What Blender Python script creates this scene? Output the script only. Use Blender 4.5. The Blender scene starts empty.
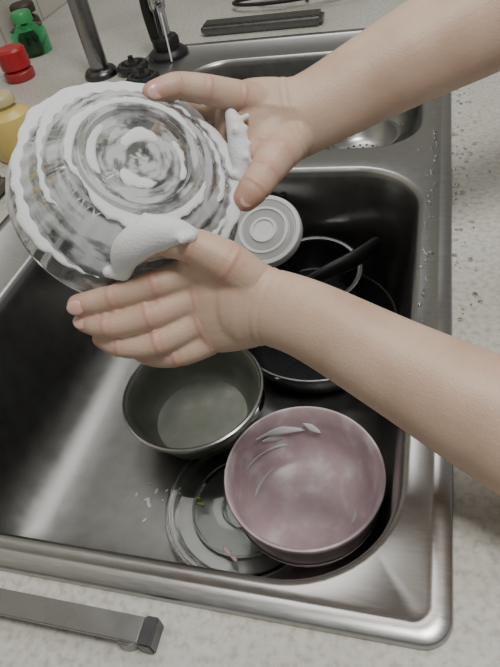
import bpy, bmesh, math, random
import numpy as np
from mathutils import Vector, Matrix, noise
random.seed(4)
col=bpy.context.scene.collection
# ---------- materials ----------
def newmat(name):
    m=bpy.data.materials.new(name); m.use_nodes=True
    nt=m.node_tree; b=nt.nodes['Principled BSDF']; return m,nt,b
def setp(b,**k):
    for n,v in k.items():
        n=n.replace('_',' ')
        if n in b.inputs: b.inputs[n].default_value=v
def tex(nt,kind,scale,detail=2,coord='Object',stretch=None):
    tc=nt.nodes.new('ShaderNodeTexCoord'); n=nt.nodes.new(kind); n.inputs['Scale'].default_value=scale
    if 'Detail' in n.inputs: n.inputs['Detail'].default_value=detail
    if stretch:
        mp=nt.nodes.new('ShaderNodeMapping'); mp.inputs['Scale'].default_value=stretch
        nt.links.new(tc.outputs[coord],mp.inputs[0]); nt.links.new(mp.outputs[0],n.inputs['Vector'])
    else: nt.links.new(tc.outputs[coord],n.inputs['Vector'])
    return n
def ramp(nt,src,stops):
    r=nt.nodes.new('ShaderNodeValToRGB'); cr=r.color_ramp
    while len(cr.elements)<len(stops): cr.elements.new(0.5)
    for e,(p,c) in zip(cr.elements,stops):
        e.position=p; e.color=(c,c,c,1) if isinstance(c,(int,float)) else (*c,1)
    nt.links.new(src,r.inputs[0]); return r
def bump(nt,b,src,strength,dist=0.001):
    n=nt.nodes.new('ShaderNodeBump'); n.inputs['Strength'].default_value=strength; n.inputs['Distance'].default_value=dist
    nt.links.new(src,n.inputs['Height']); nt.links.new(n.outputs[0],b.inputs['Normal'])
def simple(name,c,rough=.5,metal=0,**k):
    m,nt,b=newmat(name); setp(b,Base_Color=(*c,1),Roughness=rough,Metallic=metal,**k)
    n=tex(nt,'ShaderNodeTexNoise',60,3)
    r=ramp(nt,n.outputs['Fac'],[(0.3,max(rough-.06,0.02)),(0.7,min(rough+.06,1))]); nt.links.new(r.outputs[0],b.inputs['Roughness'])
    return m
def steel(name,c0,c1,rough,stretch=(1,30,1),scale=40,bs=.05):
    m,nt,b=newmat(name); setp(b,Metallic=1.0)
    n=tex(nt,'ShaderNodeTexNoise',scale,4,stretch=stretch)
    r=ramp(nt,n.outputs['Fac'],[(0.3,c0),(0.7,c1)]); nt.links.new(r.outputs[0],b.inputs['Base Color'])
    r2=ramp(nt,n.outputs['Fac'],[(0.3,rough-.02),(0.7,rough+.03)]); nt.links.new(r2.outputs[0],b.inputs['Roughness'])
    bump(nt,b,n.outputs['Fac'],bs,.0003)
    return m
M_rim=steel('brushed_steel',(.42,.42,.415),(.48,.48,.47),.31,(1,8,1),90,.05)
M_bowl=steel('shaded_steel',(.25,.25,.245),(.30,.30,.29),.34,(1,1,1),60,.05)  # darker copy of the rim steel; basin shade and dark reflections in the colour
M_chrome=simple('chrome',(.6,.6,.61),.12,1)
M_black=simple('black_plastic',(.012,.012,.013),.35)
M_nonstick=simple('nonstick',(.02,.02,.022),.3)
M_darksteel=simple('dark_steel',(.12,.12,.125),.3,1)
M_midsteel=simple('mid_steel',(.3,.3,.3),.3,1)
def counter_mat():
    m,nt,b=newmat('speckled_counter'); setp(b,Roughness=.35)
    n=tex(nt,'ShaderNodeTexNoise',190,6); v=tex(nt,'ShaderNodeTexVoronoi',300)
    n3=tex(nt,'ShaderNodeTexNoise',6,3)
    r=ramp(nt,n.outputs['Fac'],[(0.34,(.41,.40,.355)),(0.48,(.52,.515,.475)),(0.65,(.58,.575,.545))])
    r2=ramp(nt,v.outputs['Distance'],[(0.1,.6),(0.2,1.0)])
    mx=nt.nodes.new('ShaderNodeMix'); mx.data_type='RGBA'; mx.blend_type='MULTIPLY'; mx.inputs[0].default_value=.4
    nt.links.new(r.outputs[0],mx.inputs[6]); nt.links.new(r2.outputs[0],mx.inputs[7])
    r3=ramp(nt,n3.outputs['Fac'],[(.3,(.86,.84,.80)),(.6,(1,1,1))])
    m2=nt.nodes.new('ShaderNodeMix'); m2.data_type='RGBA'; m2.blend_type='MULTIPLY'; m2.inputs[0].default_value=1
    nt.links.new(mx.outputs[2],m2.inputs[6]); nt.links.new(r3.outputs[0],m2.inputs[7]); nt.links.new(m2.outputs[2],b.inputs['Base Color'])
    return m
M_counter=counter_mat()
def skin_mat():
    m,nt,b=newmat('skin'); setp(b,Roughness=.46,Subsurface_Weight=.2,Subsurface_Scale=.005)
    b.inputs['Subsurface Radius'].default_value=(1,.4,.25)
    n=tex(nt,'ShaderNodeTexNoise',26,6)
    r=ramp(nt,n.outputs['Fac'],[(0.3,(.50,.345,.255)),(0.52,(.575,.415,.315)),(0.75,(.62,.46,.36))])
    at=nt.nodes.new('ShaderNodeAttribute'); at.attribute_name='redness'
    mx=nt.nodes.new('ShaderNodeMix'); mx.data_type='RGBA'
    nt.links.new(at.outputs['Fac'],mx.inputs[0]); nt.links.new(r.outputs[0],mx.inputs[6]); mx.inputs[7].default_value=(.54,.27,.21,1)
    nt.links.new(mx.outputs[2],b.inputs['Base Color'])
    v=tex(nt,'ShaderNodeTexVoronoi',800); v2=tex(nt,'ShaderNodeTexNoise',220,5)
    ad=nt.nodes.new('ShaderNodeMath'); ad.operation='ADD'; nt.links.new(v.outputs['Distance'],ad.inputs[0]); nt.links.new(v2.outputs['Fac'],ad.inputs[1])
    bump(nt,b,ad.outputs[0],.28,.0005)
    return m
M_skin=skin_mat()
M_nail=simple('nail',(.70,.44,.39),.2)
def foam_mat():
    m,nt,b=newmat('foam'); setp(b,Base_Color=(.72,.74,.76,1),Roughness=.6,Subsurface_Weight=.25,Subsurface_Scale=.006)
    v=tex(nt,'ShaderNodeTexVoronoi',600); v2=tex(nt,'ShaderNodeTexNoise',160,5)
    ad=nt.nodes.new('ShaderNodeMath'); ad.operation='ADD'; nt.links.new(v.outputs['Distance'],ad.inputs[0]); nt.links.new(v2.outputs['Fac'],ad.inputs[1])
    bump(nt,b,ad.outputs[0],.4,.0006)
    return m
M_foam=foam_mat()
def glass_mat(name,c=(.95,.98,.97),rough=.03,soap=False):
    m,nt,b=newmat(name); setp(b,Base_Color=(*c,1),Roughness=rough,Transmission_Weight=1.0,IOR=1.45)
    if soap:
        tc=nt.nodes.new('ShaderNodeTexCoord'); sep=nt.nodes.new('ShaderNodeSeparateXYZ'); nt.links.new(tc.outputs['Object'],sep.inputs[0])
        cmb=nt.nodes.new('ShaderNodeCombineXYZ'); nt.links.new(sep.outputs[0],cmb.inputs[0]); nt.links.new(sep.outputs[1],cmb.inputs[1])
        ln=nt.nodes.new('ShaderNodeVectorMath'); ln.operation='LENGTH'; nt.links.new(cmb.outputs[0],ln.inputs[0])
        at=nt.nodes.new('ShaderNodeMath'); at.operation='ARCTAN2'; nt.links.new(sep.outputs[1],at.inputs[0]); nt.links.new(sep.outputs[0],at.inputs[1])
        mr=nt.nodes.new('ShaderNodeMath'); mr.operation='MULTIPLY'; mr.inputs[1].default_value=150; nt.links.new(ln.outputs['Value'],mr.inputs[0])
        c3=nt.nodes.new('ShaderNodeCombineXYZ'); nt.links.new(mr.outputs[0],c3.inputs[0])
        sn=nt.nodes.new('ShaderNodeMath'); sn.operation='SINE'; nt.links.new(at.outputs[0],sn.inputs[0])
        cs=nt.nodes.new('ShaderNodeMath'); cs.operation='COSINE'; nt.links.new(at.outputs[0],cs.inputs[0])
        nt.links.new(sn.outputs[0],c3.inputs[1]); nt.links.new(cs.outputs[0],c3.inputs[2])
        n=nt.nodes.new('ShaderNodeTexNoise'); n.inputs['Scale'].default_value=1.1; n.inputs['Detail'].default_value=3; nt.links.new(c3.outputs[0],n.inputs['Vector'])
        n2=tex(nt,'ShaderNodeTexNoise',42,3)
        ad=nt.nodes.new('ShaderNodeMath'); ad.operation='ADD'; nt.links.new(n.outputs['Fac'],ad.inputs[0])
        ml=nt.nodes.new('ShaderNodeMath'); ml.operation='MULTIPLY'; ml.inputs[1].default_value=.8; nt.links.new(n2.outputs['Fac'],ml.inputs[0]); nt.links.new(ml.outputs[0],ad.inputs[1])
        r=ramp(nt,ad.outputs[0],[(0.82,0.05),(1.0,.65)])
        d=nt.nodes.new('ShaderNodeBsdfDiffuse'); d.inputs[0].default_value=(.70,.72,.74,1)
        ms=nt.nodes.new('ShaderNodeMixShader'); nt.links.new(r.outputs[0],ms.inputs[0]); nt.links.new(b.outputs[0],ms.inputs[1]); nt.links.new(d.outputs[0],ms.inputs[2])
        nt.links.new(ms.outputs[0],nt.nodes['Material Output'].inputs[0])
    return m
M_glass=glass_mat('clear_glass')
M_soapglass=glass_mat('soapy_glass',(.76,.79,.79),.05,soap=True)
M_greenglass=glass_mat('green_plastic',(.10,.75,.30),.1)

# ---------- mesh helpers ----------
def empty(name,loc=(0,0,0)):
    e=bpy.data.objects.new(name,None); e.location=loc; e.empty_display_size=.03; col.objects.link(e); return e
def finish(name,bm,mat,parent=None,angle=40,smooth=True,matrix=None):
    bmesh.ops.recalc_face_normals(bm,faces=bm.faces)
    me=bpy.data.meshes.new(name); bm.to_mesh(me); bm.free()
    if smooth:
        for p in me.polygons: p.use_smooth=True
        me.set_sharp_from_angle(angle=math.radians(angle))
    me.materials.append(mat)
    o=bpy.data.objects.new(name,me); col.objects.link(o)
    if matrix is not None: o.matrix_world=matrix
    if parent:
        o.parent=parent; o.matrix_parent_inverse=Matrix.Translation(parent.location).inverted()
    return o
def lathe(bm,prof,seg=64,mod=None,off=Vector((0,0,0))):
    rings=[]
    for r,z in prof:
        if r<1e-6: rings.append([bm.verts.new(off+Vector((0,0,z)))])
        else:
            ring=[]
            for i in range(seg):
                a=2*math.pi*i/seg; rr=r+(mod(a,r,z) if mod else 0)
                ring.append(bm.verts.new(off+Vector((rr*math.cos(a),rr*math.sin(a),z))))
            rings.append(ring)
    for A,B in zip(rings,rings[1:]):
        if len(A)==1 and len(B)==1: continue
        for i in range(seg):
            j=(i+1)%seg
            if len(A)==1: bm.faces.new((A[0],B[i],B[j]))
            elif len(B)==1: bm.faces.new((A[i],A[j],B[0]))
            else: bm.faces.new((A[i],A[j],B[j],B[i]))
    return bm
def box(bm,x0,x1,y0,y1,z0,z1):
    v=[bm.verts.new((x,y,z)) for z in (z0,z1) for x,y in ((x0,y0),(x1,y0),(x1,y1),(x0,y1))]
    for f in ((3,2,1,0),(4,5,6,7),(0,1,5,4),(1,2,6,5),(2,3,7,6),(3,0,4,7)): bm.faces.new([v[i] for i in f])
def cat(p0,p1,p2,p3,t):
    return 0.5*((2*p1)+(p2-p0)*t+(2*p0-5*p1+4*p2-p3)*t*t+(3*p1-p0-3*p2+p3)*t*t*t)
def tube(bm,pts,wdir=None,seg=20,sub=6):
    P=[p[0] for p in pts]; A=[p[1] for p in pts]; B=[p[2] if len(p)>2 else p[1] for p in pts]
    n=len(P); S=[]
    for i in range(n-1):
        g=lambda L,k:L[max(0,min(n-1,k))]
        for s in range(sub):
            t=s/sub
            S.append((cat(g(P,i-1),g(P,i),g(P,i+1),g(P,i+2),t),cat(g(A,i-1),g(A,i),g(A,i+1),g(A,i+2),t),cat(g(B,i-1),g(B,i),g(B,i+1),g(B,i+2),t)))
    S.append((P[-1],A[-1],B[-1]))
    T=[]
    for i in range(len(S)):
        a=S[max(0,i-1)][0]; b=S[min(len(S)-1,i+1)][0]; T.append((b-a).normalized())
    full=[]
    for k in (3,2,1):
        a=k/3*math.pi/2*.97; p,x,y=S[0]; m=min(x,y); full.append((p-T[0]*m*math.sin(a),x*math.cos(a),y*math.cos(a),T[0]))
    for (p,x,y),t in zip(S,T): full.append((p,x,y,t))
    for k in (1,2,3):
        a=k/3*math.pi/2*.97; p,x,y=S[-1]; m=min(x,y); full.append((p+T[-1]*m*math.sin(a),x*math.cos(a),y*math.cos(a),T[-1]))
    w0=Vector(wdir) if wdir is not None else (Vector((0,0,1)) if abs(T[0].z)<.9 else Vector((1,0,0)))
    rings=[]
    for p,x,y,t in full:
        w=(w0-t*w0.dot(t)).normalized(); d=t.cross(w)
        if wdir is None: w0=w
        rings.append([bm.verts.new(p+w*x*math.cos(2*math.pi*i/seg)+d*y*math.sin(2*math.pi*i/seg)) for i in range(seg)])
    for Aa,Bb in zip(rings,rings[1:]):
        for i in range(seg):
            j=(i+1)%seg; bm.faces.new((Aa[i],Aa[j],Bb[j],Bb[i]))
    bm.faces.new(rings[0][::-1]); bm.faces.new(rings[-1])
def rr(x0,x1,y0,y1,r,n=10):
    out=[]
    for cx,cy,a0 in ((x1-r,y1-r,0),(x0+r,y1-r,90),(x0+r,y0+r,180),(x1-r,y0+r,270)):
        for i in range(n+1):
            a=math.radians(a0+90*i/n); out.append((cx+r*math.cos(a),cy+r*math.sin(a)))
    return out
def loops(bm,rect,r,prof,n=10,rmin=.01):
    L=[]
    for ins,z in prof:
        x0,x1,y0,y1=rect
        L.append([bm.verts.new((x,y,z)) for x,y in rr(x0+ins,x1-ins,y0+ins,y1-ins,max(r-ins,rmin),n)])
    for A,B in zip(L,L[1:]):
        k=len(A)
        for i in range(k): bm.faces.new((A[i],A[(i+1)%k],B[(i+1)%k],B[i]))
    return L
def loop_edges(bm,L):
    return [bm.edges.get((L[i],L[(i+1)%len(L)])) or bm.edges.new((L[i],L[(i+1)%len(L)])) for i in range(len(L))]
def apply_mods(o):
    dg=bpy.context.evaluated_depsgraph_get(); dg.update()
    me=bpy.data.meshes.new_from_object(o.evaluated_get(dg)); o.modifiers.clear(); o.data=me
    for p in me.polygons: p.use_smooth=True
    return me

# ---------- room shell ----------
bm=bmesh.new(); box(bm,-.92,1.6,-1.2,2.6,-.92,-.88); finish('floor',bm,simple('floor_tile',(.3,.28,.25),.5),smooth=False)
def tile_mat():
    m,nt,b=newmat('wall_tile'); setp(b,Roughness=.3)
    tc=nt.nodes.new('ShaderNodeTexCoord')
    br=nt.nodes.new('ShaderNodeTexBrick'); br.inputs['Scale'].default_value=3; br.offset=0
    br.inputs['Color1'].default_value=(.55,.53,.47,1); br.inputs['Color2'].default_value=(.53,.51,.45,1); br.inputs['Mortar'].default_value=(.35,.34,.3,1); br.inputs['Mortar Size'].default_value=.01
    sp=nt.nodes.new('ShaderNodeSeparateXYZ'); cb=nt.nodes.new('ShaderNodeCombineXYZ'); nt.links.new(tc.outputs['Object'],sp.inputs[0])
    nt.links.new(sp.outputs[1],cb.inputs[0]); nt.links.new(sp.outputs[2],cb.inputs[1]); nt.links.new(cb.outputs[0],br.inputs['Vector'])
    nt.links.new(br.outputs['Color'],b.inputs['Base Color']); return m
bm=bmesh.new(); box(bm,-.92,-.88,-1.2,2.6,-.88,1.7); finish('wall_left',bm,tile_mat(),smooth=False)
bm=bmesh.new(); box(bm,-.88,1.6,2.56,2.6,-.88,1.7); finish('wall_back',bm,simple('paint',(.55,.54,.5),.7),smooth=False)

# ---------- sink ----------
OUT=(-.50,.0275,.1135,1.075); MB=(-.42,-.006,.139,.62); SB=(-.385,-.010,.672,.985)
ZR=.003
bm=bmesh.new()
Lo=loops(bm,OUT,.018,[(0,.0006),(.0006,.004),(.002,.0056),(.0115,.0058),(.0135,.0052),(.0155,ZR)])
Lm=loops(bm,MB,.075,[(-.006,ZR),(-.003,.0022),(0,-.001),(.002,-.008),(.003,-.02),(.008,-.09),(.014,-.12),(.024,-.145),(.042,-.161),(.066,-.168),(.09,-.17)],rmin=.03,n=14)
Ls=loops(bm,SB,.06,[(-.006,ZR),(-.003,.0022),(0,-.001),(.002,-.008),(.006,-.07),(.014,-.10),(.03,-.118),(.05,-.125)],rmin=.02)
for L in (Lm,Ls): bm.faces.new(L[-1])
es=loop_edges(bm,Lo[-1])+loop_edges(bm,Lm[0])+loop_edges(bm,Ls[0])
bmesh.ops.triangle_fill(bm,edges=es,use_beauty=True,use_dissolve=False)
sink=finish('kitchen_sink',bm,M_rim,angle=50)
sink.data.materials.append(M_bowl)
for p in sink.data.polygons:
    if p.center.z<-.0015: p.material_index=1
bm=bmesh.new()
for i in range(3):
    box(bm,-.196+i*.012,-.189+i*.012,.6115,.6135,-.046,-.026)
finish('overflow_slots',bm,M_black,sink,smooth=False)
bm=bmesh.new(); lathe(bm,[(0,-.166),(.02,-.166),(.028,-.168),(.04,-.1665),(.044,-.1685),(.044,-.172),(0,-.172)],48,off=Vector((-.21,.40,0))); finish('drain',bm,M_chrome,sink)
# ---------- counter ----------
bm=bmesh.new()
def rect_loop(x0,x1,y0,y1,z): return [bm.verts.new(p) for p in ((x1,y1,z),(x0,y1,z),(x0,y0,z),(x1,y0,z))]
a=rect_loop(-.88,.16,-.35,2.5,0); h=[bm.verts.new((x,y,0)) for x,y in rr(-.495,.0225,.1185,1.07,.014)]
bmesh.ops.triangle_fill(bm,edges=loop_edges(bm,a)+loop_edges(bm,h),use_beauty=True)
b2=rect_loop(-.88,.16,-.35,2.5,-.03)
h2=[bm.verts.new((x,y,-.03)) for x,y in rr(-.495,.0225,.1185,1.07,.014)]
for A,B in ((a,b2),(h,h2)):
    for i in range(len(A)): bm.faces.new((A[i],A[(i+1)%len(A)],B[(i+1)%len(A)],B[i]))
finish('countertop',bm,M_counter,smooth=False)
bm=bmesh.new(); box(bm,.11,.13,-.34,2.49,-.88,-.03); box(bm,-.86,.11,-.34,-.32,-.88,-.03); box(bm,-.86,.11,2.47,2.49,-.88,-.03)
for k in range(5): box(bm,.13,.145,-.32+k*.56,.22+k*.56,-.85,-.05)
finish('base_cabinet',bm,simple('cabinet_white',(.5,.49,.45),.4),smooth=False)

# ---------- steel bar on counter front ----------
e=empty('cabinet_handle',(-.25,.091,0))
bm=bmesh.new(); box(bm,-.42,-.146,.0845,.0995,.010,.0125); bmesh.ops.bevel(bm,geom=bm.edges[:],offset=.0006,segments=2,affect='EDGES'); finish('bar',bm,M_midsteel,e)
bm=bmesh.new(); box(bm,-.1458,-.137,.0835,.1005,.0,.0130); box(bm,-.41,-.40,.085,.0985,0,.010); bmesh.ops.bevel(bm,geom=bm.edges[:],offset=.001,segments=2,affect='EDGES'); finish('end_bracket',bm,M_darksteel,e)
bm=bmesh.new(); lathe(bm,[(0,.0),(.0075,.0),(.0075,.010),(.006,.0105),(0,.0105)],32,off=Vector((-.154,.090,0))); finish('mounting_post',bm,M_midsteel,e)

# ---------- vessels ----------
def place(loc,tilt=(0,0,1)):
    z=Vector(tilt).normalized(); q=Vector((0,0,1)).rotation_difference(z); return Matrix.Translation(Vector(loc))@q.to_matrix().to_4x4()
def pink():
    m,nt,b=newmat('pink_ceramic'); setp(b,Roughness=.28)
    n=tex(nt,'ShaderNodeTexNoise',38,6)
    r=ramp(nt,n.outputs['Fac'],[(0.35,(.50,.375,.415)),(0.53,(.59,.465,.50)),(0.66,(.74,.67,.69))])
    nt.links.new(r.outputs[0],b.inputs['Base Color']); return m
e=empty('pink_bowl',(-.0893,.273,-.158))
T=place((-.0893,.267,-.088),(.04,-.05,1))
bm=bmesh.new(); lathe(bm,[(0,-.066),(.040,-.066),(.042,-.070),(.046,-.070),(.049,-.066),(.058,-.058),(.064,-.045),(.067,-.025),(.0695,-.006),(.0705,-.001),(.0698,.0012),(.068,.0014),(.0662,-.001),(.064,-.018),(.061,-.040),(.055,-.053),(.045,-.060),(0,-.062)],96)
finish('ceramic_body',bm,pink(),e,matrix=T)
bm=bmesh.new(); lathe(bm,[(.0636,-.048),(.0655,-.042),(.0668,-.036),(.0664,-.036),(.0650,-.042),(.0632,-.048)],96,mod=lambda a,r,z:.0001*math.cos(40*a)); finish('painted_band',bm,simple('band',(.72,.66,.66),.3),e,matrix=T)
def smears(name,lst,parent,T):
    bm=bmesh.new()
    for pts in lst: tube(bm,[(Vector(p),w,t) for p,w,t in pts],wdir=(1,1,0.2),seg=10,sub=5)
    return finish(name,bm,M_foam,parent,matrix=T)
L=[]
for a0,a1,r,z0,z1,w in ((1.75,2.55,.062,-.028,-.012,.004),(2.0,2.9,.0595,-.046,-.030,.0025),(2.1,2.45,.062,-.034,-.022,.0045),(1.5,1.75,.0615,-.03,-.016,.003),(-.3,.05,.045,-.0595,-.0595,.0016),(2.4,3.2,.050,-.0575,-.055,.0022)):
    L.append([((r*math.cos(a0+(a1-a0)*i/5),r*math.sin(a0+(a1-a0)*i/5),z0+(z1-z0)*i/5),max(w*math.sin(math.pi*(i+.35)/5.7),.0004),.0008) for i in range(6)])
smears('soap_smear',L,e,T)
e=empty('glass_lid',(-.15,.262,-.168))
T=place((-.155,.268,-.166),(.0,-.02,1))
bm=bmesh.new(); lathe(bm,[(0,.002),(.02,.002),(.021,.005),(.024,.005),(.025,.002),(.05,.003),(.051,.006),(.054,.006),(.055,.003),(.068,.005),(.072,.010),(.078,.011),(.081,.008),(.080,.006),(.074,.006),(.069,.001),(.05,0),(0,0)],96)
finish('lid_disc',bm,glass_mat('lid_glass',(.97,.99,.98),.03),e,matrix=T)
bm=bmesh.new()
for r in (.0525,.077): lathe(bm,[(r-.0008,.0062),(r,.0068),(r+.0008,.0062)],96,off=Vector((0,0,0 if r<.07 else .0048)))
finish('raised_rings',bm,glass_mat('frosted',(.9,.93,.93),.4),e,matrix=T)
e=empty('steel_bowl',(-.228,.365,-.16))
T=place((-.230,.366,-.112),(0,-.03,1))
bm=bmesh.new(); lathe(bm,[(0,-.054),(.045,-.053),(.058,-.045),(.068,-.02),(.0735,-.003),(.0765,-.002),(.0768,0),(.0745,.0015),(.0715,-.001),(.067,-.02),(.060,-.040),(.052,-.047),(0,-.048)],96)
def grey():
    m,nt,b=newmat('grey_enamel'); setp(b,Roughness=.3,Metallic=.35)
    n=tex(nt,'ShaderNodeTexNoise',30,4); r=ramp(nt,n.outputs['Fac'],[(.3,(.12,.135,.11)),(.6,(.18,.19,.16)),(.75,(.24,.24,.21))]); nt.links.new(r.outputs[0],b.inputs['Base Color']); return m
finish('bowl_body',bm,grey(),e,matrix=T)
bm=bmesh.new(); lathe(bm,[(.0742,.001),(.0755,.0030),(.0773,.0022),(.0778,0),(.0768,-.003)],96); finish('rolled_rim',bm,M_rim,e,matrix=T)
e=empty('frying_pan',(-.118,.497,-.165))
T=place((-.118,.497,-.125),(0,-.02,1))
bm=bmesh.new(); lathe(bm,[(0,-.041),(.07,-.041),(.08,-.034),(.0925,0),(.095,0),(.095,-.003),(.083,-.036),(.073,-.044),(0,-.044)],96); finish('pan_body',bm,M_nonstick,e,matrix=T)
bm=bmesh.new(); lathe(bm,[(.0928,.0002),(.0938,.0014),(.0952,.001),(.0953,-.001)],96); finish('pan_rim',bm,M_midsteel,e,matrix=T)
e=empty('saucepan',(-.125,.535,-.165))
T=place((-.122,.540,-.083),(.05,-.12,1))
bm=bmesh.new(); lathe(bm,[(0,-.062),(.045,-.062),(.05,-.055),(.052,-.003),(.055,0),(.054,.0015),(.051,.001),(.049,-.004),(.047,-.053),(.043,-.058),(0,-.058)],72); finish('pot_body',bm,M_darksteel,e,matrix=T)
bm=bmesh.new(); lathe(bm,[(.0535,.0),(.0545,.0025),(.0562,.0015),(.0562,-.001)],96); finish('pot_rim',bm,M_chrome,e,matrix=T)
bm=bmesh.new(); tube(bm,[(Vector((-.125,.485,-.060)),.006,.004),(Vector((-.10,.500,-.055)),.010,.006),(Vector((-.072,.520,-.051)),.011,.007),(Vector((-.050,.545,-.048)),.009,.005)]); finish('handle',bm,M_black,e)
e=empty('plastic_lid',(-.19,.565,-.1))
T=place((-.184,.566,-.047),(.02,-.60,1))
bm=bmesh.new(); lathe(bm,[(0,.004),(.012,.004),(.013,.0065),(.016,.0065),(.017,.003),(.026,.003),(.027,.006),(.030,.006),(.031,.003),(.038,.003),(.040,.006),(.0445,.006),(.046,.002),(.046,-.006),(.044,-.006),(.043,0),(0,0)],72); finish('lid_body',bm,simple('white_plastic',(.66,.67,.68),.3),e,matrix=T)
bm=bmesh.new()
for r0,r1 in ((.0176,.0254),(.0316,.0374)):
    lathe(bm,[(r0,.0031),(r0,.0036),(r1,.0036),(r1,.0031)],72)
finish('grey_rings',bm,simple('grey_ring',(.33,.34,.34),.4),e,matrix=T)
e=empty('sink_strainer',(-.10,.88,-.125))
bm=bmesh.new(); lathe(bm,[(0,-.120),(.035,-.119),(.045,-.112),(.055,-.085),(.060,-.084),(.060,-.082),(.054,-.082),(.044,-.108),(.034,-.116),(0,-.117)],48,off=Vector((-.10,.87,0))); finish('basket',bm,M_rim,e)
bm=bmesh.new()
for i in range(3):
    for k in range(6+6*i):
        a=2*math.pi*k/(6+6*i); r=.010+.010*i
        lathe(bm,[(0,-.1148),(.002,-.1148),(.002,-.1158),(0,-.1158)],8,off=Vector((-.10+r*math.cos(a),.87+r*math.sin(a),0)))
finish('holes',bm,M_black,e)
# ---------- faucet ----------
e=empty('kitchen_faucet',(-.565,.97,0))
bm=bmesh.new(); lathe(bm,[(0,0),(.030,0),(.030,.006),(.026,.012),(.022,.014),(0,.014)],48,off=Vector((-.565,.97,0))); finish('base_flange',bm,M_darksteel,e)
bm=bmesh.new(); pts=[(Vector((-.565,.97,z)),.0165) for z in (.01,.1,.2,.3,.38)]
for a in (30,60,90,120,150,180):
    a=math.radians(a); pts.append((Vector((-.565+.10*(1-math.cos(a)),.97,.38+.10*math.sin(a))),.0155))
pts.append((Vector((-.365,.97,.34)),.0155)); tube(bm,pts,seg=32,sub=4); finish('spout',bm,M_midsteel,e)
e=empty('mixer_valve',(-.455,1.03,0))
o=Vector((-.455,1.03,0.003))
bm=bmesh.new(); lathe(bm,[(0,0),(.036,0),(.036,.006),(.030,.012),(.024,.014),(.024,.03),(.021,.034),(0,.034)],48,off=o)
tube(bm,[(o+Vector((-.015,0,.03)),.012),(o+Vector((-.02,0,.07)),.010),(o+Vector((-.02,.0,.10)),.009)],seg=20)
finish('base',bm,M_black,e)
bm=bmesh.new(); lathe(bm,[(0,.03),(.012,.03),(.012,.075),(.015,.08),(.015,.10),(.010,.108),(0,.108)],40,off=o)
tube(bm,[(o+Vector((0,0,.09)),.008),(o+Vector((.01,.0,.13)),.007),(o+Vector((.0,.0,.18)),.007),(o+Vector((-.02,0,.22)),.008)],seg=20); finish('lever_body',bm,M_chrome,e)
bm=bmesh.new(); tube(bm,[(o+Vector((.012,-.020,.075)),.0016),(o+Vector((.016,-.030,.03)),.0016),(o+Vector((.018,-.036,.003)),.0016)],seg=10); finish('pull_rod',bm,simple('white_rod',(.7,.7,.7),.3),e)
for k,(x,y,s) in enumerate(((-.502,.972,.7),(-.465,.925,.7))):
    bm=bmesh.new(); lathe(bm,[(0,0),(.038*s,0),(.040*s,.004),(.036*s,.010),(.028*s,.010),(.026*s,.007),(.02*s,.007),(.018*s,.012),(.008*s,.013),(.006*s,.022),(0,.023)],40,mod=lambda a,r,z:.0008*math.cos(16*a) if r>.02 else 0,off=Vector((x,y,.0062 if k==0 else .0032)))
    finish('drain_stopper',bm,M_nonstick)
bm=bmesh.new(); box(bm,-.42,-.19,1.115,1.155,0,.020); bmesh.ops.bevel(bm,geom=bm.edges[:],offset=.006,segments=3,affect='EDGES')
tr=finish('steel_tray',bm,simple('grey_steel',(.2,.2,.2),.3,1))
bm=bmesh.new(); pts=[]
for i in range(30):
    a=i*.55; pts.append((Vector((-.33+.09*math.cos(a)+.005*i,1.26+.035*math.sin(a),.006+.0012*i)),.0035))
tube(bm,pts,seg=10,sub=3); finish('power_cable',bm,M_black)
def bottle(name,x,y,s,hh,mb,mc,capr,ch=.022):
    e=empty(name,(x,y,0)); o=Vector((x,y,0))
    bm=bmesh.new(); lathe(bm,[(0,0),(s*.92,0),(s,.004),(s,hh*.65),(s*.9,hh*.8),(s*.45,hh*.93),(s*.4,hh),(0,hh)],40,off=o); finish('body',bm,mb,e)
    bm=bmesh.new(); lathe(bm,[(0,hh+.0002),(capr,hh+.0002),(capr,hh+ch),(capr*.85,hh+ch+.004),(0,hh+ch+.004)],40,mod=lambda a,r,z:.0004*math.cos(24*a) if r>.01 else 0,off=o); finish('cap',bm,mc,e)
bottle('sauce_bottle',-.742,.985,.028,.022,simple('redbody',(.35,.03,.03),.3),simple('red_cap',(.40,.012,.018),.3),.027,.03)
bottle('green_bottle',-.785,1.12,.036,.06,M_greenglass,simple('green_cap',(.05,.35,.12),.4),.02,.015)
bottle('spice_jar',-.845,1.22,.028,.05,simple('brown_glass',(.06,.04,.025),.2),simple('brown_cap',(.05,.04,.03),.5),.026,.015)
bottle('dish_soap_bottle',-.572,.695,.036,.075,simple('yellow_soap',(.66,.50,.16),.25),simple('clear_cap',(.55,.47,.26),.3),.020,.008)
bm=bmesh.new(); box(bm,-.60,-.535,.52,.60,0,.022); bmesh.ops.bevel(bm,geom=bm.edges[:],offset=.006,segments=3,affect='EDGES'); finish('scrub_sponge',bm,simple('sponge_dark',(.10,.09,.06),.8))

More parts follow.
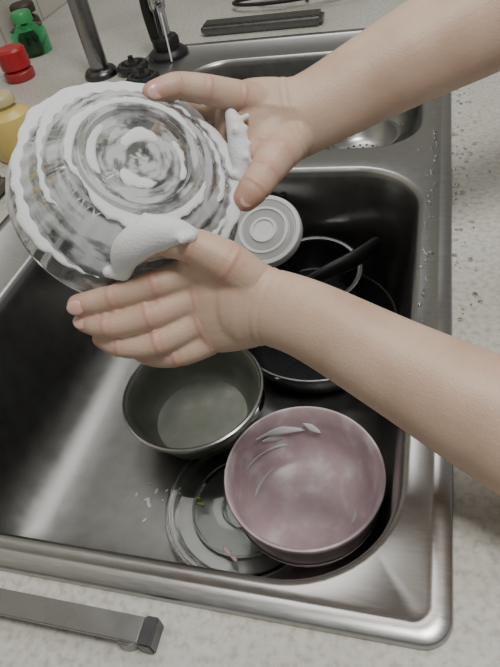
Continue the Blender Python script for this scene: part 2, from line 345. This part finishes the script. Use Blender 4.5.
# ---------- joints of the two arms and hands, world space, millimetres ----------
J=dict(
arm_near=[(179,189,24),(109,203,53),(48,221,70),(-9,241,87),(-65,260,105),(-97,267,110),(-112,267,110)],
palm_near=[(-92,268,109),(-112,269,109),(-130,269,108),(-142,269,106)],
index_near=[(-110,276,115),(-137,279,126),(-165,264,128),(-193,255,124),(-217,248,122)],
middle_near=[(-110,273,109),(-142,269,112),(-170,252,111),(-197,244,108),(-216,246,108)],
ring_near=[(-110,269,103),(-140,261,98),(-166,245,94),(-191,241,92),(-209,246,93)],
little_near=[(-107,267,96),(-133,257,85),(-156,247,80),(-178,247,77),(-193,252,80)],
thumb_near=[(-97,273,119),(-116,274,139),(-137,274,152),(-157,273,157),(-175,269,151)],
web_near=[(-111,273,121),(-128,277,132),(-141,276,136)],
arm_far=[(233,592,262),(128,552,222),(47,511,196),(-23,472,177),(-81,437,161),(-106,423,157),(-116,418,159)],
palm_far=[(-95,428,158),(-116,416,160),(-131,409,162),(-144,408,163)],
index_far=[(-109,425,169),(-135,410,185),(-154,395,198),(-170,384,206),(-183,373,207)],
middle_far=[(-109,423,161),(-144,416,171),(-176,427,174),(-200,426,166),(-212,419,155)],
ring_far=[(-109,419,155),(-146,417,153),(-175,428,148),(-194,423,137),(-201,413,127)],
little_far=[(-110,415,148),(-140,413,137),(-162,417,127),(-174,410,116),(-178,400,108)],
thumb_far=[(-97,411,150),(-106,385,150),(-112,367,146),(-117,353,143),(-122,347,139)],
web_far=[(-111,411,159),(-118,395,155),(-125,387,153)],
foam_thumb=[(-132,275,158),(-142,272,163),(-156,269,165),(-169,265,160),(-179,264,151),(-183,261,140)],
foam_palm=[(-137,392,180),(-132,382,169),(-129,371,157),(-128,360,145)])
J={k:[Vector(p)/1000 for p in l] for k,l in J.items()}
# ---------- held glass bowl ----------
n=Vector((.5327,-.3454,.7738)).normalized(); ev=Vector((0,0,-1)); ev=(ev-n*ev.dot(n)).normalized(); fv=ev.cross(n).normalized()
if fv.x+fv.y*.2<0: fv=-fv
BC=Vector((-.2053,.3343,.1497))
Tb=Matrix.Translation(BC)@Matrix((fv,n.cross(fv),n)).transposed().to_4x4()@Matrix.Rotation(math.radians(-20),4,'Z')@Matrix.Scale(.955,4)
e=empty('glass_bowl',BC)
outer=[(0,.053),(.034,.054),(.036,.058),(.040,.058),(.042,.0545),(.050,.050),(.058,.045),(.066,.038),(.073,.030),(.078,.022),(.082,.013),(.0845,.006),(.0865,.002),(.086,0)]
inner=[(.0835,0),(.0815,.005),(.079,.013),(.075,.021),(.070,.028),(.062,.036),(.05,.044),(.04,.0465),(0,.0475)]
mod=lambda a,r,z:(.0008*math.cos(36*a) if .045<r<.083 and z<.05 else 0)
bm=bmesh.new(); lathe(bm,outer+inner,288,mod); gb=finish('bowl_glass',bm,M_soapglass,e,matrix=Tb)
def zsurf(r):
    o=[(0,.053),(.034,.0545),(.040,.057),(.050,.050),(.058,.045),(.066,.038),(.073,.030),(.078,.022),(.082,.013),(.086,.0)]
    for (r0,z0),(r1,z1) in zip(o,o[1:]):
        if r<=r1: return z0+(z1-z0)*(r-r0)/(r1-r0)
    return 0
sp=[]
def swath(a0,a1,r0,r1,w,fl=.35):
    N=int(abs(a1-a0)/1.2)
    for i in range(N+1):
        s=i/N; a=a0+(a1-a0)*s; th=math.radians(a); nz=noise.noise(Vector((math.cos(th)*2,math.sin(th)*2,r0*200)))
        n5=noise.noise(Vector((math.cos(th)*9,math.sin(th)*9,r0*300+7)))
        env=min(1,math.sin(math.pi*min(max(s,.0),1))*1.6)+.08
        r=r0+(r1-r0)*s+.002*nz+.0008*n5; ww=w*env*(1+.6*nz+.3*n5)
        zs=zsurf(min(r,.085))
        sp.append((Vector((r*math.cos(th),r*math.sin(th),zs-.0007)),max(ww,.0016),fl))
swath(0,235,.0765,.078,.0080,.4)
swath(75,210,.067,.062,.0055,.3)
swath(20,110,.060,.064,.0035,.3)
swath(-10,200,.046,.044,.0042,.3)
swath(180,345,.042,.048,.0052,.3)
swath(-60,35,.074,.070,.008,.35)
swath(-45,25,.060,.058,.004,.3)
swath(240,330,.064,.070,.0035,.3)
swath(100,210,.033,.029,.0035,.3)
swath(-60,30,.033,.027,.003,.3)
swath(20,130,.022,.012,.0045,.25)
swath(200,290,.014,.020,.004,.25)
bm=bmesh.new()
for p,r,fl in sp: bmesh.ops.create_icosphere(bm,subdivisions=2,radius=r,matrix=Matrix.Translation(p)@Matrix.Diagonal((1,1,fl,1)))
o=finish('foam_swirls',bm,M_foam,e,matrix=Tb)
md=o.modifiers.new('r','REMESH'); md.mode='VOXEL'; md.voxel_size=.0013; md.use_smooth_shade=True
md=o.modifiers.new('s','SMOOTH'); md.iterations=10; md.factor=.6

# ---------- hands ----------
def nail(bm,tip,prev,up,w,l):
    t=(tip-prev).normalized(); u=(up-t*up.dot(t)).normalized(); s=t.cross(u)
    M=Matrix((s,t,u)).transposed().to_4x4()
    bmesh.ops.create_uvsphere(bm,u_segments=20,v_segments=12,radius=1,matrix=Matrix.Translation(tip+u*w*.90-t*l*.05)@M@Matrix.Diagonal((w*.75,l,w*.26,1)))
def make_hand(name,arm,palm,fingers,webs,nails,wd,dorsal):
    e=empty(name,palm[0][0])
    bm=bmesh.new()
    tube(bm,arm,wdir=wd,seg=40,sub=8)
    tube(bm,palm,wdir=wd,seg=28,sub=6)
    for f in fingers: tube(bm,f,seg=18,sub=6)
    for w in webs: tube(bm,w,seg=16,sub=4)
    o=finish('skin',bm,M_skin,e)
    md=o.modifiers.new('r','REMESH'); md.mode='VOXEL'; md.voxel_size=.0013
    md=o.modifiers.new('s','SMOOTH'); md.iterations=6; md.factor=.6
    me=apply_mods(o)
    N=len(me.vertices); co=np.empty(N*3); me.vertices.foreach_get('co',co); co=co.reshape(-1,3)
    no=np.empty(N*3); me.vertices.foreach_get('normal',no); no=no.reshape(-1,3)
    red=np.zeros(N); disp=np.zeros(N); dv=np.array(dorsal.normalized())
    for f in fingers:
        for k in range(1,len(f)):
            c=np.array(f[k][0]); rad=f[k][1]
            ax=np.array((f[min(k+1,len(f)-1)][0]-f[k-1][0]).normalized())
            d=co-c; dist=np.linalg.norm(d,axis=1); al=d@ax
            near=np.exp(-(np.maximum(dist-rad,0)/.004)**2)
            dor=np.clip(no@dv,0,1)
            if k<len(f)-1:
                wgt=near*np.exp(-(al/.006)**2)
                red=np.maximum(red,.5*wgt*(.4+.6*dor))
                disp+=wgt*dor*(.0007*np.cos(al/.0011)*np.exp(-(al/.0035)**2)+.0008)
                disp-=wgt*(1-dor)*.0010*np.exp(-(al/.0014)**2)
            else: red=np.maximum(red,.6*near)
    W=np.array(arm[-2][0]); axA=np.array((arm[-1][0]-arm[-3][0]).normalized()); wdn=np.array(wd.normalized())
    d=co-W; al=d@axA; lat=d@wdn
    for f in fingers[:4]:
        p=np.array(palm[0][0]); q=np.array(f[1][0]); ln=q-p; L2=np.linalg.norm(ln); ln=ln/L2
        dd=co-p; s=dd@ln; pr=dd-np.outer(s,ln); rr_=np.linalg.norm(pr-np.outer(pr@dv,dv),axis=1)
        disp+=np.clip(no@dv,0,1)*.0010*np.exp(-(rr_/.003)**2)*np.clip(np.sin(np.clip(s/L2,0,1)*math.pi),0,1)
    for c0 in (-.004,.002): disp-=.0005*np.exp(-((al-c0+.12*lat*lat/.02)/.0012)**2)*(np.abs(lat)<.035)*(np.linalg.norm(d,axis=1)<.05)
    co2=co+no*disp[:,None]; me.vertices.foreach_set('co',co2.ravel()); me.update()
    at=me.attributes.new('redness','FLOAT','POINT'); at.data.foreach_set('value',red.astype(np.float32))
    bm=bmesh.new()
    for fi,up,w,l in nails:
        f=fingers[fi]; nail(bm,f[-1][0],f[-2][0],up,w,l)
    finish('nails',bm,M_nail,e)
    return e
def fing(k,rs,rd=None):
    return [(p,r)+((rd[i],) if rd else ()) for i,(p,r) in enumerate(zip(J[k],rs))]
back=Vector((.2736,-.6684,.6917)); up1=Vector((.25,-.95,.41)); side=Vector((.75,-.55,.6))
WN=Vector((.0012,.0298,.0513)); WF=Vector((-.0075,.0311,.0546))
FN=[fing('index_near',[.011,.0104,.0096,.0086,.0074]),fing('middle_near',[.011,.0104,.0096,.0086,.0074]),fing('ring_near',[.011,.010,.0094,.0084,.0072]),fing('little_near',[.010,.0093,.0086,.0074,.0065]),fing('thumb_near',[.014,.0136,.0114,.0108,.009])]
make_hand('washing_hand_and_forearm',fing('arm_near',[.046,.044,.0365,.0298,.0256,.0255,.0275],[.044,.040,.034,.028,.021,.019,.018]),fing('palm_near',[.0258,.0315,.0335,.031],[.018,.0175,.015,.011]),FN,[fing('web_near',[.014,.013,.010])],[(0,up1,.0068,.0062),(1,back,.0068,.0062),(4,up1,.0076,.0076)],WN,back)
FF=[fing('index_far',[.012,.0116,.0106,.0096,.0083]),fing('middle_far',[.011,.0108,.010,.009,.008]),fing('ring_far',[.011,.010,.0095,.0085,.0075]),fing('little_far',[.010,.009,.0085,.0075,.0068]),fing('thumb_far',[.015,.0148,.0126,.0116,.0098])]
make_hand('washing_hand_and_forearm',fing('arm_far',[.046,.046,.042,.035,.0295,.0305,.031],[.044,.041,.036,.030,.022,.020,.018]),fing('palm_far',[.030,.034,.034,.031],[.019,.018,.016,.013]),FF,[fing('web_far',[.014,.012,.010])],[(4,side,.0076,.0076),(0,up1,.0070,.0064)],WF,back)
bm=bmesh.new()
tube(bm,fing('foam_thumb',[.004,.0085,.0115,.0115,.010,.006]),sub=5)
tube(bm,fing('foam_palm',[.005,.0075,.008,.004]),sub=5)
for k,sd,rr_ in (('foam_thumb',.0045,.0042),('foam_palm',.0035,.0033)):
    pts=J[k]
    for _ in range(60):
        i=random.randrange(len(pts)-1); p=pts[i].lerp(pts[i+1],random.random())+Vector([random.gauss(0,sd) for _ in range(3)])
        bmesh.ops.create_icosphere(bm,subdivisions=2,radius=random.uniform(.6,1.1)*rr_,matrix=Matrix.Translation(p))
hf=finish('hand_foam',bm,M_foam,e)
md=hf.modifiers.new('r','REMESH'); md.mode='VOXEL'; md.voxel_size=.0014; md.use_smooth_shade=True
md=hf.modifiers.new('s','SMOOTH'); md.iterations=12; md.factor=.6
# suds and scraps
bm=bmesh.new()
for _ in range(12):
    x=random.gauss(-.25,.018); y=random.gauss(.265,.010); r=random.uniform(.0006,.002)
    bmesh.ops.create_icosphere(bm,subdivisions=2,radius=r,matrix=Matrix.Translation((x,y,-.1693))@Matrix.Rotation(random.random()*3,4,'Z')@Matrix.Diagonal((2.2,1,.35,1)))
finish('soap_suds',bm,M_foam)
bm=bmesh.new()
for x,y,s in ((-.200,.262,1),(-.205,.268,.7)): bmesh.ops.create_icosphere(bm,subdivisions=2,radius=.0025*s,matrix=Matrix.Translation((x,y,-.160))@Matrix.Diagonal((1.8,.8,.4,1)))
finish('vegetable_scrap',bm,simple('leaf',(.12,.22,.03),.5))
bm=bmesh.new()
for x,y,s in ((-.160,.218,1.1),(-.152,.212,.8)): bmesh.ops.create_icosphere(bm,subdivisions=2,radius=.0028*s,matrix=Matrix.Translation((x,y,-.158))@Matrix.Rotation(-.6*s,4,'Z')@Matrix.Diagonal((1.8,.8,.4,1)))
finish('ham_scrap',bm,simple('ham',(.60,.42,.43),.4))
bm=bmesh.new()
for _ in range(230):
    if random.random()<.75: x=random.gauss(.037,.009) if random.random()<.6 else random.uniform(.0,.011); y=random.uniform(.35,.95)
    else: x=random.uniform(-.15,.06); y=random.uniform(.62,1.0)
    if y>.66 and x<-.002: continue
    if x<-.002 and not(.632<y<.66): continue
    z=.003 if x<.011 else (.0 if x>.028 else None)
    if z is None: continue
    r=random.uniform(.0008,.0026)
    bmesh.ops.create_icosphere(bm,subdivisions=2,radius=r,matrix=Matrix.Translation((x,y,z+r*.2))@Matrix.Diagonal((1,1.2,.45,1)))
finish('water_droplets',bm,M_glass)

# ---------- light ----------
def area(name,loc,target,size,power,c=(1,1,1)):
    l=bpy.data.lights.new(name,'AREA'); l.size=size; l.energy=power; l.color=c
    o=bpy.data.objects.new(name,l); col.objects.link(o); o.location=loc
    o.rotation_euler=(Vector(target)-Vector(loc)).to_track_quat('-Z','Y').to_euler()
area('ceiling_lamp',(.35,.1,1.6),(-.1,.4,0),.45,21,(1,.96,.90))
area('ceiling_panel',(-.3,1.2,1.7),(-.2,.5,0),.8,8,(1,.98,.95))
w=bpy.data.worlds.new('w'); bpy.context.scene.world=w; w.use_nodes=True
w.node_tree.nodes['Background'].inputs[0].default_value=(.87,.87,.84,1); w.node_tree.nodes['Background'].inputs[1].default_value=.26
# ---------- camera ----------
cd=bpy.data.cameras.new('camera'); cam=bpy.data.objects.new('camera',cd); col.objects.link(cam)
cd.sensor_width=36; cd.lens=31.74; cd.clip_start=.01
cx=Vector((.9605,.2274,-.1602)); cy=Vector((-.0503,.7082,.7042)); cz=Vector((.2736,-.6684,.6917))
cam.matrix_world=Matrix.Translation((0,0,.36))@Matrix((cx,cy,cz)).transposed().to_4x4()
bpy.context.scene.camera=cam
